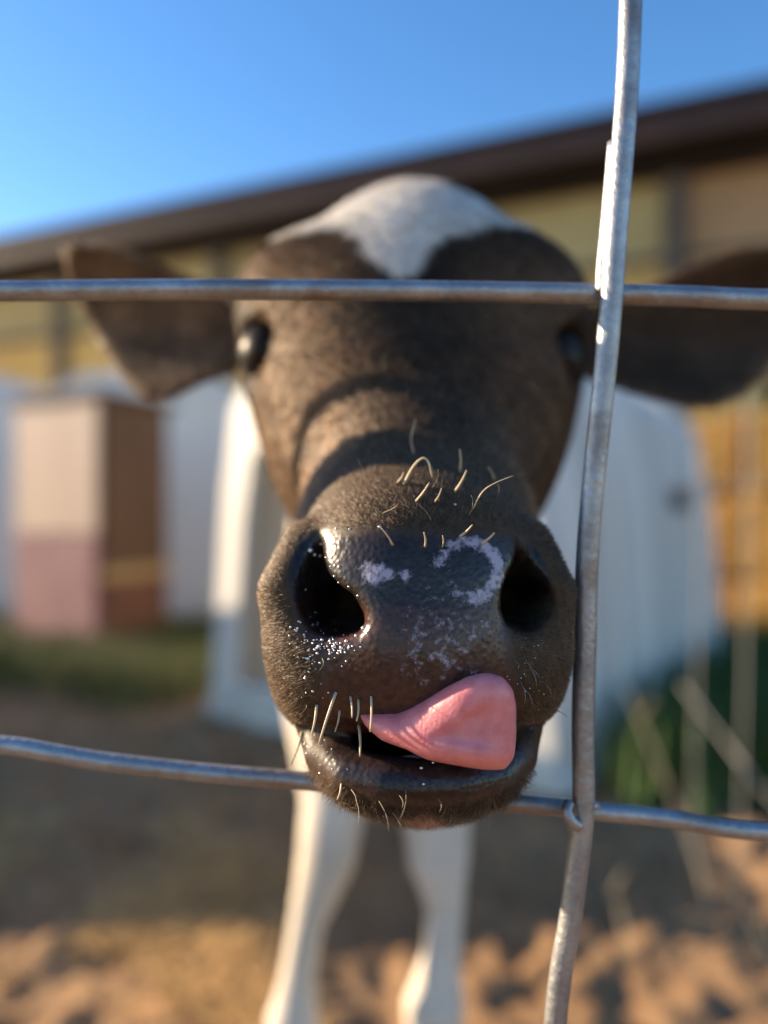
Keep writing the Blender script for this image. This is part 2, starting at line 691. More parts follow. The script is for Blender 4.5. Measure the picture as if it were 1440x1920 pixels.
# the large one close behind the calf: near corner at (0.48, 1.92)
ang = math.atan2(.60, -.80)
wA, LA = 1.30, 1.62
N = Vector((.44, 1.93, 0)); xa = Vector((-.80, .60, 0)); ya = Vector((.60, .80, 0))
cA = N + xa * (wA / 2)
hutch('large ribbed white hutch close behind the calf, round dark vent in its flank', (cA.x, cA.y, 0), math.atan2(-xa.y, -xa.x), wA, LA, 1.27, plastic, .12, (.13, .12), 6, (1, 1.0, .77, .045))
hutch('grey white hutch seen from behind, next to the brown feed box', (-1.84, 7.2, 0), R(186), 1.7, 2.0, 1.72, plastic_d, .14, (.2, .2), 5)
hutch('grey white hutch cut off by the picture edge, beyond the dark box', (-3.25, 7.4, 0), R(181), 1.6, 2.0, 1.75, plastic_d, .14, (.2, .2), 5)

# ------------------------------------------------------------------ feed box
wood_lit = noisy('pale_plywood', (.55, .40, .30), (.66, .50, .38), 4, .8, 0, .15, .004, (1, 1, .2))
wood_pink = noisy('faded_pink_paint', (.26, .13, .14), (.34, .18, .18), 4, .75, 0, .15, .004)
wood_dark = noisy('dark_brown_board', (.10, .055, .030), (.16, .090, .050), 4, .8, 0, .2, .004, (1, 1, .25))


def feed_box():
    cx, cy = -1.435, 3.85
    e1 = Vector((-.878, .479, 0)); e2 = Vector((.46, .888, 0))
    root = empty('feed_box', (cx, cy, 0), 0)
    tag(root, 'tall brown feed box with pale upper panel and faded pink lower panel', 'feed box')
    w1, w2, H = .62, .5, 1.30
    a1 = math.atan2(e1.y, e1.x); a2 = math.atan2(e2.y, e2.x)
    c = e1 * (w1 / 2) + e2 * (w2 / 2)
    mb = MB(); mb.box((c.x, c.y, H / 2), (w1 - .04, w2 - .04, H - .04), a1, bevel=.01)
    mb.build('carcass', wood_dark, root, False)
    n1 = Vector((-.479, -.878, 0)); n2 = Vector((.888, -.46, 0))
    q = e1 * (w1 / 2) + n1 * .004
    mb = MB(); mb.box((q.x, q.y, .95), (w1, .03, .68), a1, bevel=.006); mb.build('upper_panel', wood_lit, root, False)
    mb = MB(); mb.box((q.x, q.y, .30), (w1, .03, .60), a1, bevel=.006); mb.build('lower_panel', wood_pink, root, False)
    q = e2 * (w2 / 2) + n2 * .004
    mb = MB(); mb.box((q.x, q.y, .85), (w2 - .05, .03, .86), a2, bevel=.006); mb.build('side_panel', wood_dark, root, False)
    mb = MB(); mb.box((q.x, q.y, .40), (w2 - .04, .05, .07), a2, bevel=.01); mb.build('ledge', noisy('straw_coloured_wood', (.42, .27, .11), (.55, .36, .16), 6), root, False)
    rust = noisy('red_brown_board', (.16, .07, .045), (.22, .10, .06), 5)
    mb = MB(); mb.box((q.x, q.y, .19), (w2 - .05, .03, .34), a2, bevel=.006); mb.build('side_panel', rust, root, False)
    mb = MB(); mb.box((c.x, c.y, H + .012), (w1 + .08, w2 + .08, .04), a1, bevel=.01); mb.build('lid', wood_dark, root, False)


feed_box()

# ------------------------------------------------------------------ barn
roof_m = noisy('dark_red_brown_metal', (.030, .015, .011), (.048, .024, .018), 3, .6, .2, .1, .005)
soff_m = noisy('dark_soffit', (.022, .017, .014), (.035, .026, .02), 4, .9)
gold_m = noisy('gold_boards', (.60, .36, .10), (.78, .50, .17), 2.2, .85, 0, .4, .01, (1.5, 1.5, .35))
olive_m = noisy('ochre_sheeting', (.42, .31, .12), (.58, .45, .20), 1.8, .7, 0, .1, .01)
post_m = noisy('weathered_post', (.09, .07, .055), (.15, .12, .095), 6, .85, 0, .3, .005, (3, 3, .4))
tan_m = noisy('tan_boards', (.42, .25, .12), (.54, .33, .17), 2, .85, 0, .3, .01, (2, 2, .4))


def barn():
    a = Vector((2.23, 4.46, 0)); b = Vector((-3.5, 7.0, 0))
    d = (b - a).normalized()                       # along the eave, to the left and away
    nrm = Vector((-d.y, d.x, 0))
    if nrm.y > 0: nrm = -nrm                      # outward, to the camera
    ang = math.atan2(d.y, d.x)
    root = empty('barn', tuple(a), 0)
    tag(root, 'long dark roofed barn with gold board wall across the back', 'barn')
    L0, L1 = -5.0, 13.0
    Lc, Ll = (L0 + L1) / 2, L1 - L0
    E = 3.2
    def bx(mb, s, out, z, ls, lo, lz, bev=.01):
        c = d * s + nrm * out
        mb.box((c.x, c.y, z), (ls, lo, lz), ang, bevel=bev)
        return mb
    bx(MB(), Lc, -.02, E - .10, Ll, .05, .22).build('fascia', roof_m, root, False)
    # roof slab rising away from the eave
    mb = MB()
    pts = []
    for s in (L0, L1):
        for out, z in ((.03, E + .03), (-5, E + 1.25), (-5, E + 1.2), (.03, E - .0)):
            c = d * s + nrm * out
            pts.append((c.x, c.y, z))
    mb.add(pts, [(0, 4, 5, 1), (1, 5, 6, 2), (2, 6, 7, 3), (3, 7, 4, 0), (0, 1, 2, 3), (7, 6, 5, 4)])
    mb.build('roof', roof_m, root, False)
    bx(MB(), Lc, -.20, E - .19, Ll, .30, .03).build('soffit', soff_m, root, False)
    bx(MB(), Lc, -.33, E - .26, Ll, .06, .10).build('header_beam', soff_m, root, False)
    bx(MB(), Lc, -.42, 1.19, Ll, .06, 2.38).build('board_wall', gold_m, root, False)
    ps = [-4.4, -3.0, -1.6, .52, 2.3, 4.1, 5.9, 7.7, 9.5, 11.3]
    mb = MB(); bx(mb, (L0 + .52) / 2, -.42, 2.69, .52 - L0, .05, .60); mb.build('upper_panel', tan_m, root, False)
    for s0, s1 in zip(ps[3:-1], ps[4:]):
        bx(MB(), (s0 + s1) / 2, -.42, 2.69, s1 - s0 - .01, .05, .60).build('upper_panel', olive_m, root, False)
    bx(MB(), Lc, -.385, 2.38, Ll, .04, .06).build('rail', post_m, root, False)
    for s in ps:
        bx(MB(), s, -.345, 1.46, .14, .08, 2.92).build('post', post_m, root, False)
    # doorway: a flat dark panel painted as the shade of an open inside
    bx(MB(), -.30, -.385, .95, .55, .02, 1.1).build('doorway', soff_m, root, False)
    bx(MB(), -.30, -.37, 1.54, .67, .03, .07).build('door_lintel', post_m, root, False)
    # back and end walls so it is a building
    bx(MB(), Lc, -9.0, 1.6, Ll, .1, 3.2).build('back_wall', tan_m, root, False)
    for s in (L0, L1):
        bx(MB(), s, -4.8, 1.6, .1, 8.3, 3.2).build('end_wall', tan_m, root, False)
    mb = MB()
    pts = []
    for s in (L0, L1):
        for out, z in ((-5, E + 1.25), (-9.4, E), (-9.4, E - .04), (-5, E + 1.2)):
            c = d * s + nrm * out
            pts.append((c.x, c.y, z))
    mb.add(pts, [(0, 4, 5, 1), (1, 5, 6, 2), (2, 6, 7, 3), (3, 7, 4, 0), (0, 1, 2, 3), (7, 6, 5, 4)])
    mb.build('roof', roof_m, root, False)


barn()

# ------------------------------------------------------------------ calf
SX = 720  # nothing more than the picture's middle column, for P()


def ear_frame(pts_px, D0, slope, cup):
    """an ear is a cupped leaf: outline (metres, in X and Z) at depth D0, leaning back along X"""
    w = [P(775 + (x - 775) * 1.07, 600 + (y - 600) * 1.06, D0) for x, y in pts_px]
    return np.array([[q[0], q[2]] for q in w]), D0, slope, cup


EAR_L = ear_frame([(470, 575), (400, 522), (300, 482), (215, 456), (168, 452), (142, 466), (138, 492), (148, 535), (170, 582), (205, 640), (255, 702), (310, 740), (360, 738), (410, 710), (470, 690)], .455, .28, 5.0)
EAR_R = ear_frame([(1070, 570), (1180, 537), (1250, 502), (1350, 464), (1450, 452), (1540, 470), (1575, 530), (1520, 610), (1440, 674), (1380, 722), (1300, 754), (1230, 752), (1150, 728), (1070, 700)], .455, .28, 5.0)


def ear_sdf(p, E, side):
    out, D0, slope, cup = E
    u, v = p[:, 0], p[:, 2]
    base = out[0][0]
    t = (u - base) * side                       # grows to the tip
    zc = (out[:, 1].max() + out[:, 1].min()) / 2
    w0 = D0 + slope * t * .8 - cup * (v - zc) ** 2 * 2.2 + .012
    d = poly2(u, v, out)
    return smax(d, np.abs(p[:, 1] - w0) * .9 - .0028, .004)


EYE_L, EYE_R = P(510, 662, .406), P(1030, 672, .406)
EYE_R0 = .0174
DIR_L = np.array([-.62, -.78, .03]); DIR_L /= np.linalg.norm(DIR_L)
DIR_R = np.array([.62, -.78, .03]); DIR_R /= np.linalg.norm(DIR_R)
LIP = [P(592, 1372, .272), P(610, 1414, .262), P(660, 1452, .252), P(725, 1468, .247), P(790, 1471, .246), P(860, 1468, .247), P(922, 1454, .252), P(968, 1415, .262), P(982, 1370, .272)]
LIPR = [.006, .0072, .0080, .0085, .0080, .0085, .0080, .0072, .006]
BACKW = np.array([0, 1, -.12])


def outline(pts, D):
    return np.array([[P(x, y, D)[0], P(x, y, D)[2]] for x, y in pts], np.float32)


NOS_L = outline([(557, 1004), (568, 1022), (580, 1056), (600, 1084), (632, 1102), (662, 1116), (682, 1146), (685, 1166), (672, 1180), (645, 1188), (610, 1192), (580, 1184), (558, 1160), (545, 1130), (537, 1090), (540, 1046)], .248)
NOS_R = outline([(1018, 1022), (1004, 1040), (985, 1064), (962, 1086), (947, 1112), (942, 1140), (950, 1166), (968, 1184), (992, 1190), (1018, 1178), (1036, 1150), (1044, 1115), (1042, 1085), (1030, 1054)], .248)


def head_sdf(p):
    f32 = lambda *a: np.array(a, np.float32)
    d = ell(p, P(772, 628, .455), (.066, .083, .069))
    d = smin(d, ell(p, P(776, 486, .470), (.054, .05, .0345)), .024)
    # brows and eye mounds
    for c, c2 in ((P(590, 645, .440), P(543, 562, .426)), (P(948, 650, .440), P(993, 566, .426))):
        d = smin(d, ell(p, c, (.030, .050, .046)), .03)
        d = smin(d, ell(p, c2, (.0255, .034, .0255)), .020)
    # nose bridge
    q = p.copy(); cx = .016; q[:, 0] = (q[:, 0] - cx) * .92 + cx
    d = smin(d, cone(q, P(775, 660, .435), .066, P(782, 965, .330), .043), .04)
    # cheeks
    for s, x in ((-1, 666), (1, 884)):
        d = smin(d, ell(p, P(x, 800, .432), (.043, .075, .075)), .04)
    # jaw
    d = smin(d, chain(p, [P(785, 1375, .305), P(777, 1120, .43), P(775, 930, .52)], [.030, .050, .070]), .03)
    # muzzle
    q = p - P(781, 1140, .292)
    q = q @ rx_rot(R(-12))
    r = np.array([.0460, .054, .0510], np.float32)
    a = np.abs(q / r)
    n = (a[:, 0] ** 2.35 + a[:, 1] ** 2.35 + a[:, 2] ** 2.35) ** (1 / 2.35)
    m = (n - 1) * .046
    # upper lip lobes and nostril wings
    m = smin(m, ell(p, P(612, 1240, .278), (.0205, .033, .0240)), .012)
    m = smin(m, ell(p, P(952, 1238, .278), (.0205, .033, .0240)), .012)
    m = smin(m, chain(p, [P(566, 1020, .272), P(540, 1110, .264), P(560, 1200, .262)], [.0070, .0100, .0100]), .010)
    m = smin(m, chain(p, [P(998, 1020, .272), P(1024, 1110, .264), P(1004, 1200, .262)], [.0070, .0100, .0100]), .010)
    d = smin(d, m, .026)
    # philtrum plane
    d = smin(d, ell(p, P(785, 1230, .262), (.026, .024, .022)), .012)
    # chin
    ch = ell(p, P(788, 1400, .288), (.0385, .040, .0225))
    d = smin(d, ch, .010)
    # mouth cut
    mo = chain(p, [P(575, 1370, .262), P(640, 1402, .249), P(790, 1418, .240), P(930, 1400, .249), P(992, 1362, .262)], [.0035, .0055, .0065, .0055, .0035])
    mo2 = ell(p, P(790, 1392, .266), (.030, .032, .0065))
    d = smax(d, -smin(mo, mo2, .006), .005)
    # lower lip
    lip = chain(p, LIP, LIPR)
    d = smin(d, lip, .0055)
    # nostrils: comma-shaped openings that run back into the nose
    for pts, cx, cz, bx, bz in ((NOS_L, 618, 1140, 660, 1130), (NOS_R, 992, 1130, 940, 1125)):
        dep = p[:, 1]
        sh = np.clip(dep - .246, 0, .03) * (.34 if cx < 780 else -.34)
        pd = poly2(p[:, 0] - sh, p[:, 2], pts) + np.maximum(dep - .258, 0) * .24
        nd = smax(pd, dep - .272, .008)
        nd = smin(nd, cone(p, P(cx, cz, .258), .0075, P(bx, bz, .300), .0070), .006)
        d = smax(d, -nd, .0045)
    # eyelids and sockets
    for e, dr, s in ((EYE_L, DIR_L, -1), (EYE_R, DIR_R, 1)):
        d = smin(d, ell(p, e + np.array([-.004 * s, .012, -.001]), (.0165, .020, .0205)), .014)
        d = smin(d, chain(p, [e + np.array([-.010 * s, -.012, .013]), e + np.array([.002 * s, -.010, .0165]), e + np.array([.012 * s, .002, .014])], [.0028, .0034, .0030]), .006)
        d = smin(d, chain(p, [e + np.array([-.010 * s, -.012, -.011]), e + np.array([.001 * s, -.010, -.0160]), e + np.array([.011 * s, .002, -.0135])], [.0024, .0028, .0024]), .006)
        d = smax(d, -ell(p, e + np.array([.0110 * s, -.0190, .0005]), (.0200, .0270, .0168)), .0025)
    # ears
    for E, s in ((EAR_L, -1), (EAR_R, 1)):
        d = smin(d, ear_sdf(p, E, s), .012)
    return d


def body_sdf(p):
    d = chain(p, [np.array([.016, .52, .74]), np.array([.012, .70, .70]), np.array([.008, .86, .64])], [.078, .090, .12], .03)
    d = smin(d, ell(p, (.0, .98, .60), (.125, .26, .155)), .06)
    d = smin(d, ell(p, (-.005, 1.22, .595), (.130, .30, .150)), .06)
    d = smin(d, ell(p, (-.005, 1.44, .615), (.125, .18, .145)), .06)
    # front legs
    fl = [np.array([-.060, .80, .60]), P(628, 1500, .70), P(612, 1610, .69), P(574, 1735, .675), P(560, 1825, .67), P(550, 1915, .67), np.array([-.088, .672, .215]), np.array([-.090, .68, .115]), np.array([-.091, .672, .075]), np.array([-.092, .655, .03])]
    d = smin(d, chain(p, fl, [.06, .030, .0265, .0158, .0155, .0235, .0180, .0165, .024, .027]), .015)
    fr = [np.array([.055, .80, .60]), P(815, 1500, .70), P(822, 1610, .69), P(836, 1705, .68), P(828, 1790, .672), P(814, 1890, .67), np.array([.044, .672, .215]), np.array([.046, .68, .115]), np.array([.047, .672, .075]), np.array([.048, .655, .03])]
    d = smin(d, chain(p, fr, [.06, .033, .0275, .0165, .0165, .0270, .0190, .0168, .024, .027]), .015)
    # hind legs: stifle forward, hock back
    for s in (-1, 1):
        x = .085 * s
        h = [np.array([x, 1.47, .58]), np.array([x * 1.2, 1.36, .43]), np.array([x * 1.1, 1.54, .30]), np.array([x * 1.1, 1.53, .15]), np.array([x * 1.1, 1.51, .08]), np.array([x * 1.1, 1.48, .03])]
        d = smin(d, chain(p, h, [.10, .065, .030, .020, .024, .028]), .025)
    # tail
    d = smin(d, chain(p, [np.array([0, 1.60, .66]), np.array([.01, 1.66, .55]), np.array([.015, 1.67, .34])], [.022, .014, .018]), .02)
    return smax(d, -p[:, 2] + .004, .006)


def calf_sdf(p):
    out = np.full(len(p), 9e9, np.float32)
    m = p[:, 1] < .72
    if m.any(): out[m] = head_sdf(p[m])
    m2 = p[:, 1] > .46
    if m2.any():
        b = body_sdf(p[m2])
        out[m2] = smin(np.minimum(out[m2], 1.0), b, .02)
    return out


def skin_paint(V, N):
    """coat colour (rgb), wetness, pale nose patch and fur length of points on the skin"""
    n = len(V)
    X, Y, Z = V.T
    nz = vnoise(V, 130) - .5
    nz2 = vnoise(V + 3, 45) - .5
    # ----- coat
    dark = np.array([.046, .029, .017]); brown = np.array([.215, .122, .062]); white = np.array([.80, .77, .72])
    col = np.repeat(dark[None], n, 0)
    # sides of the face and ears are browner than the bridge
    k = sstep(.004, .050, np.abs(X - .016)) * (Y > .30) * sstep(.62, .48, Y) * np.where(X > .016, .5, 1.0) * (.7 + .6 * vnoise(V * np.array([1.6, .4, .5]) + 31, 55))  # right half dimmed: the head's shaded side painted into the coat
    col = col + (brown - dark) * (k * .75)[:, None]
    k = sstep(.035, .0, Z - .725) * (Y < .33) * .13
    col = col + (brown - dark) * k[:, None]
    # white blaze: everything over the poll, running down to a point between the brows
    hd = (Y > .30) & (Y < .62)
    q = lambda px, py, D=.405: ((px - 720) / 1440 * D, CZ + (960 - py) / 1440 * D)
    poly = [q(x, y, .425) for x, y in ((520, 470), (600, 472), (650, 478), (676, 502), (690, 532), (716, 565), (738, 592), (768, 585), (782, 548), (820, 512), (870, 488), (930, 470), (1010, 462), (1010, 200), (540, 200))]
    s = poly2(X.astype(np.float32), Z.astype(np.float32), poly)
    k = sstep(.030, .004, s) * hd * (Z > .80)
    col = col * (1 - .5 * k)[:, None]
    wm = sstep(.003, -.003, s + nz * .004 + nz2 * .006) * hd
    # legs, chest and flank patches
    big = vnoise(V + 20, 4.5)
    wl = np.where(Y > .56, np.maximum(sstep(.56, .50, Z + .06 * (big - .5)), sstep(.50, .56, big)), 0)
    wm = np.maximum(wm, wl)
    # ----- nose leather
    qn = lambda px, py, D=.243: q(px, py, D)
    npoly = [qn(556, 1005), qn(600, 990), qn(680, 1000), qn(790, 1005), qn(900, 1000), qn(985, 1000), qn(1012, 1025), qn(985, 1085), qn(950, 1140), qn(960, 1230), qn(985, 1330), qn(900, 1400), qn(680, 1400), qn(590, 1350), qn(610, 1260), qn(590, 1215), qn(556, 1180), qn(535, 1120), qn(535, 1060)]
    s = poly2(X.astype(np.float32), Z.astype(np.float32), npoly)
    front = (Y < .275)
    wet = sstep(.0035, -.0035, s + nz * .003 + nz2 * .003) * front
    lipd = chain(V.astype(np.float32), LIP, LIPR)
    wlip = sstep(.004, .001, lipd) * sstep(-.108, -.101, (Z - CZ) + (.6 - .6)) * (Z > P(0, 1515, .25)[2])
    wlip = .5 * sstep(.004, .001, lipd) * sstep(P(0, 1468, .25)[2], P(0, 1446, .25)[2], Z)
    wet = np.maximum(wet, wlip)
    inm = np.zeros(n)
    inm = ell(V.astype(np.float32), P(790, 1392, .272), (.036, .045, .012))
    wet = np.maximum(wet, sstep(.003, -.001, inm))
    nos = np.minimum(poly2(X.astype(np.float32), Z.astype(np.float32), NOS_L), poly2(X.astype(np.float32), Z.astype(np.float32), NOS_R)) + (Y > .30) * 1.0
    nostril = sstep(.0012, -.0012, nos)
    wet = np.maximum(wet, nostril)
    leather = np.array([.020, .015, .014])
    red = np.array([.055, .024, .018])
    k = sstep(P(0, 1110, .24)[2], P(0, 1170, .24)[2], Z)
    lc = leather + (red - leather) * k[:, None]
    lc = lc * (1 - .35 * nostril)[:, None]
    mouth = sstep(.003, -.002, inm)
    lc = lc * (1 - .6 * mouth)[:, None]
    lc = lc + (np.array([.020, .017, .017]) - lc) * wlip[:, None]
    col = col * (1 - wet)[:, None] + lc * wet[:, None]
    col = col * (1 - wm)[:, None] + white * wm[:, None]
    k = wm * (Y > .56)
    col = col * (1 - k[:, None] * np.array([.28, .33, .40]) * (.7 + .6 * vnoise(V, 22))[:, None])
    # pink spot on the chin
    c = P(790, 1525, .256)
    dd = np.hypot((X - c[0]) / .0085, (Z - c[2]) / .0065) + nz * .5
    k = sstep(1.15, .75, dd) * (Y < .275)
    col = col * (1 - k)[:, None] + np.array([.40, .22, .17]) * k[:, None]
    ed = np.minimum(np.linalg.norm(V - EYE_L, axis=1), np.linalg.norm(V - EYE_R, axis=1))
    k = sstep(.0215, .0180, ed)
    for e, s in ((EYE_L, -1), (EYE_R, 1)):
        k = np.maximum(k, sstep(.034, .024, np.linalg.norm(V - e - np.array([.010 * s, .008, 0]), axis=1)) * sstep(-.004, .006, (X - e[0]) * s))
    col = col * (1 - .78 * k)[:, None]  # black lid margin, with brow and socket shade painted into the coat
    # inner ears: sunlit brown painted on the left, shade dark on the right
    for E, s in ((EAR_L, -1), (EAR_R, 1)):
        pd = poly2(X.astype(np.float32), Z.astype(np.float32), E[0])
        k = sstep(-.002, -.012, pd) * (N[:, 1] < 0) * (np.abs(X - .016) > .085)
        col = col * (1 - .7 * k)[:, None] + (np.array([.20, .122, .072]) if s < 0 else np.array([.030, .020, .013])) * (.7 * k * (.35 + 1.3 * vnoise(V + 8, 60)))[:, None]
    # hooves
    k = sstep(.065, .055, Z)
    col = col * (1 - k)[:, None] + np.array([.05, .04, .035]) * k[:, None]
    # ----- pale marks on the nose pad
    def blob(px, py, rx, ry):
        c = q(px, py, .242)
        return np.hypot((X - c[0]) / (rx / 1440 * .242), (Z - c[1]) / (ry / 1440 * .242))
    ring = np.abs(blob(880, 1068, 58, 52) - 1)
    ringang = np.arctan2(Z - q(880, 1068, .242)[1], X - q(880, 1068, .242)[0])
    ring = sstep(.40, .05, ring) * sstep(-2.6, -1.9, ringang) * (.75 + .25 * np.cos(ringang - .2))
    patch = np.maximum(ring, sstep(1.1, .3, blob(706, 1076, 44, 30)))
    patch = np.maximum(patch, .8 * sstep(1.2, .3, blob(762, 1076, 18, 14)))
    patch = np.maximum(patch, .8 * sstep(1.2, .3, blob(825, 1055, 20, 14)))
    patch = np.maximum(patch, .27 * sstep(1.2, .4, blob(835, 1190, 100, 100)))
    patch = patch * front * (N[:, 1] < .2)
    # ----- fur length
    fl = np.where(Y < .30, .0022, .0052)
    fl = fl + .002 * wm
    fl = np.where(Y > .50, .007, fl)
    chin = (Z < P(0, 1462, .25)[2]) & (Y < .31)
    fl = np.where(chin, .0070, fl)
    tuft = sstep(.028, .012, np.hypot(X - .015, Z - P(775, 350, .45)[2])) * hd
    fl = fl + tuft * .003
    fl = fl * (1 - np.clip(wet * 1.6, 0, 1))
    eyed = np.minimum(np.linalg.norm(V - EYE_L, axis=1), np.linalg.norm(V - EYE_R, axis=1))
    fl = fl * sstep(.0175, .0215, eyed)
    fl = np.where(Z < .07, 0, fl)
    return col, wet, patch, fl


def coat_material():
    t = NT('calf_coat')
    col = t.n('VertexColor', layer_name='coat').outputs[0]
    wet = t.n('Attribute', attribute_name='wet').outputs['Fac']
    patch = t.n('Attribute', attribute_name='patch').outputs['Fac']
    n1 = t.noise(420, 3)
    n2 = t.noise(330, 5, None, .7)
    streak = t.noise(600, 2, t.coord((1, 1, .25)))
    c = t.mix(.55, col, t.mix(1.0, col, t.ramp(streak, [(.3, (.45, .45, .45)), (.7, (1.6, 1.6, 1.6))]), 'MULTIPLY'))
    c = t.mix(wet, c, t.mix(.8, col, t.ramp(n1, [(.3, (.5, .5, .5)), (.7, (1.6, 1.5, 1.45))]), 'MULTIPLY'))
    pm = t.math('SMOOTHSTEP', 0, 0) if False else None
    th = t.math('ADD', patch, t.math('MULTIPLY', t.math('SUBTRACT', n2, .5), 3.2))
    fac = t.ramp(th, [(.34, (0, 0, 0)), (1.0, (1, 1, 1))])
    fac2 = t.math('MULTIPLY', fac, t.math('GREATER_THAN', patch, .02))
    c = t.mix(fac2, c, (.36, .32, .38))
    # pebbled leather and fine hair relief
    vor = t.n('TexVoronoi', i_Scale=620.0, feature='SMOOTH_F1')
    t.l(t.coord(), vor.inputs['Vector'])
    h_wet = t.math('MULTIPLY', vor.outputs['Distance'], -1.0)
    h = t.n('Mix', data_type='FLOAT')
    t.l(wet, h.inputs[0]); t.l(streak, h.inputs[2]); t.l(h_wet, h.inputs[3])
    t.bump(h.outputs[0], .32, .0007)
    rr = t.n('MapRange', i_1=0.0, i_2=1.0, i_3=.72, i_4=.30)
    t.l(wet, rr.inputs[0])
    sp = t.n('MapRange', i_1=0.0, i_2=1.0, i_3=.15, i_4=.40)
    t.l(wet, sp.inputs[0])
    m = t.set(Base_Color=c, Roughness=rr.outputs[0], Specular_IOR_Level=sp.outputs[0])
    thin = t.n('Attribute', attribute_name='thin').outputs['Fac']
    tr = t.n('BsdfTranslucent')
    tr.inputs[0].default_value = (.34, .19, .11, 1)
    ms = t.n('MixShader')
    out = [n for n in t.t.nodes if n.type == 'OUTPUT_MATERIAL'][0]
    t.l(t.math('MULTIPLY', thin, .06), ms.inputs[0]); t.l(t.bsdf.outputs[0], ms.inputs[1]); t.l(tr.outputs[0], ms.inputs[2])
    t.l(ms.outputs[0], out.inputs[0])
    return m


def fur_material():
    t = NT('calf_fur')
    col = t.n('VertexColor', layer_name='coat').outputs[0]
    return t.set(Base_Color=col, Roughness=.45, Specular_IOR_Level=.32, Sheen_Weight=.14, Sheen_Roughness=.35, Sheen_Tint=(1.0, .80, .58))


def build_calf():
    root = empty('calf', (0, 1.0, 0))
    tag(root, 'young black and white calf licking its nose, head pushed through the wire fence', 'calf')
    xs = axis_pts([(-.262, -.060, .0026), (-.060, .084, .0013), (.084, .30, .0026)])
    ys = axis_pts([(.220, .300, .0013), (.300, .56, .0028), (.56, 1.72, .010)])
    zs = axis_pts([(-.004, .58, .0065), (.58, .612, .0026), (.612, .745, .0013), (.745, .95, .0026)])
    V, Q = surface_nets(xs, ys, zs, calf_sdf)
    # drop stray bits, keep the largest shell
    N = vnormals(V, Q)
    col, wet, patch, fl = skin_paint(V, N)
    me = raw_mesh('body', V, Q)
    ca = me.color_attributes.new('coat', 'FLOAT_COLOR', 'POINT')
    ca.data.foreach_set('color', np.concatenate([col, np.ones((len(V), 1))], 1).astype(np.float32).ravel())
    thin = sstep(.085, .105, np.abs(V[:, 0] - .016)) * (V[:, 1] < .56) * (V[:, 2] > .74)
    for nm, a in (('wet', wet), ('patch', patch), ('thin', thin)):
        at = me.attributes.new(nm, 'FLOAT', 'POINT')
        at.data.foreach_set('value', a.astype(np.float32))
    body = link('body', me, coat_material(), root)
    body.matrix_parent_inverse = root.matrix_world.inverted()
    bvh = BVHTree.FromPolygons([tuple(v) for v in V], [tuple(q) for q in Q])
    return root, V, Q, N, col, fl, bvh


calf, CV, CQ, CN, CCOL, CFL, BVH = build_calf()


def attach(o):
    """child of the calf, its mesh given in world coordinates"""
    o.parent = calf
    o.location = (0, -1.0, 0)
    return o


bpy.context.view_layer.update()
calf.children[0].matrix_parent_inverse.identity()
calf.children[0].location = (0, -1.0, 0)


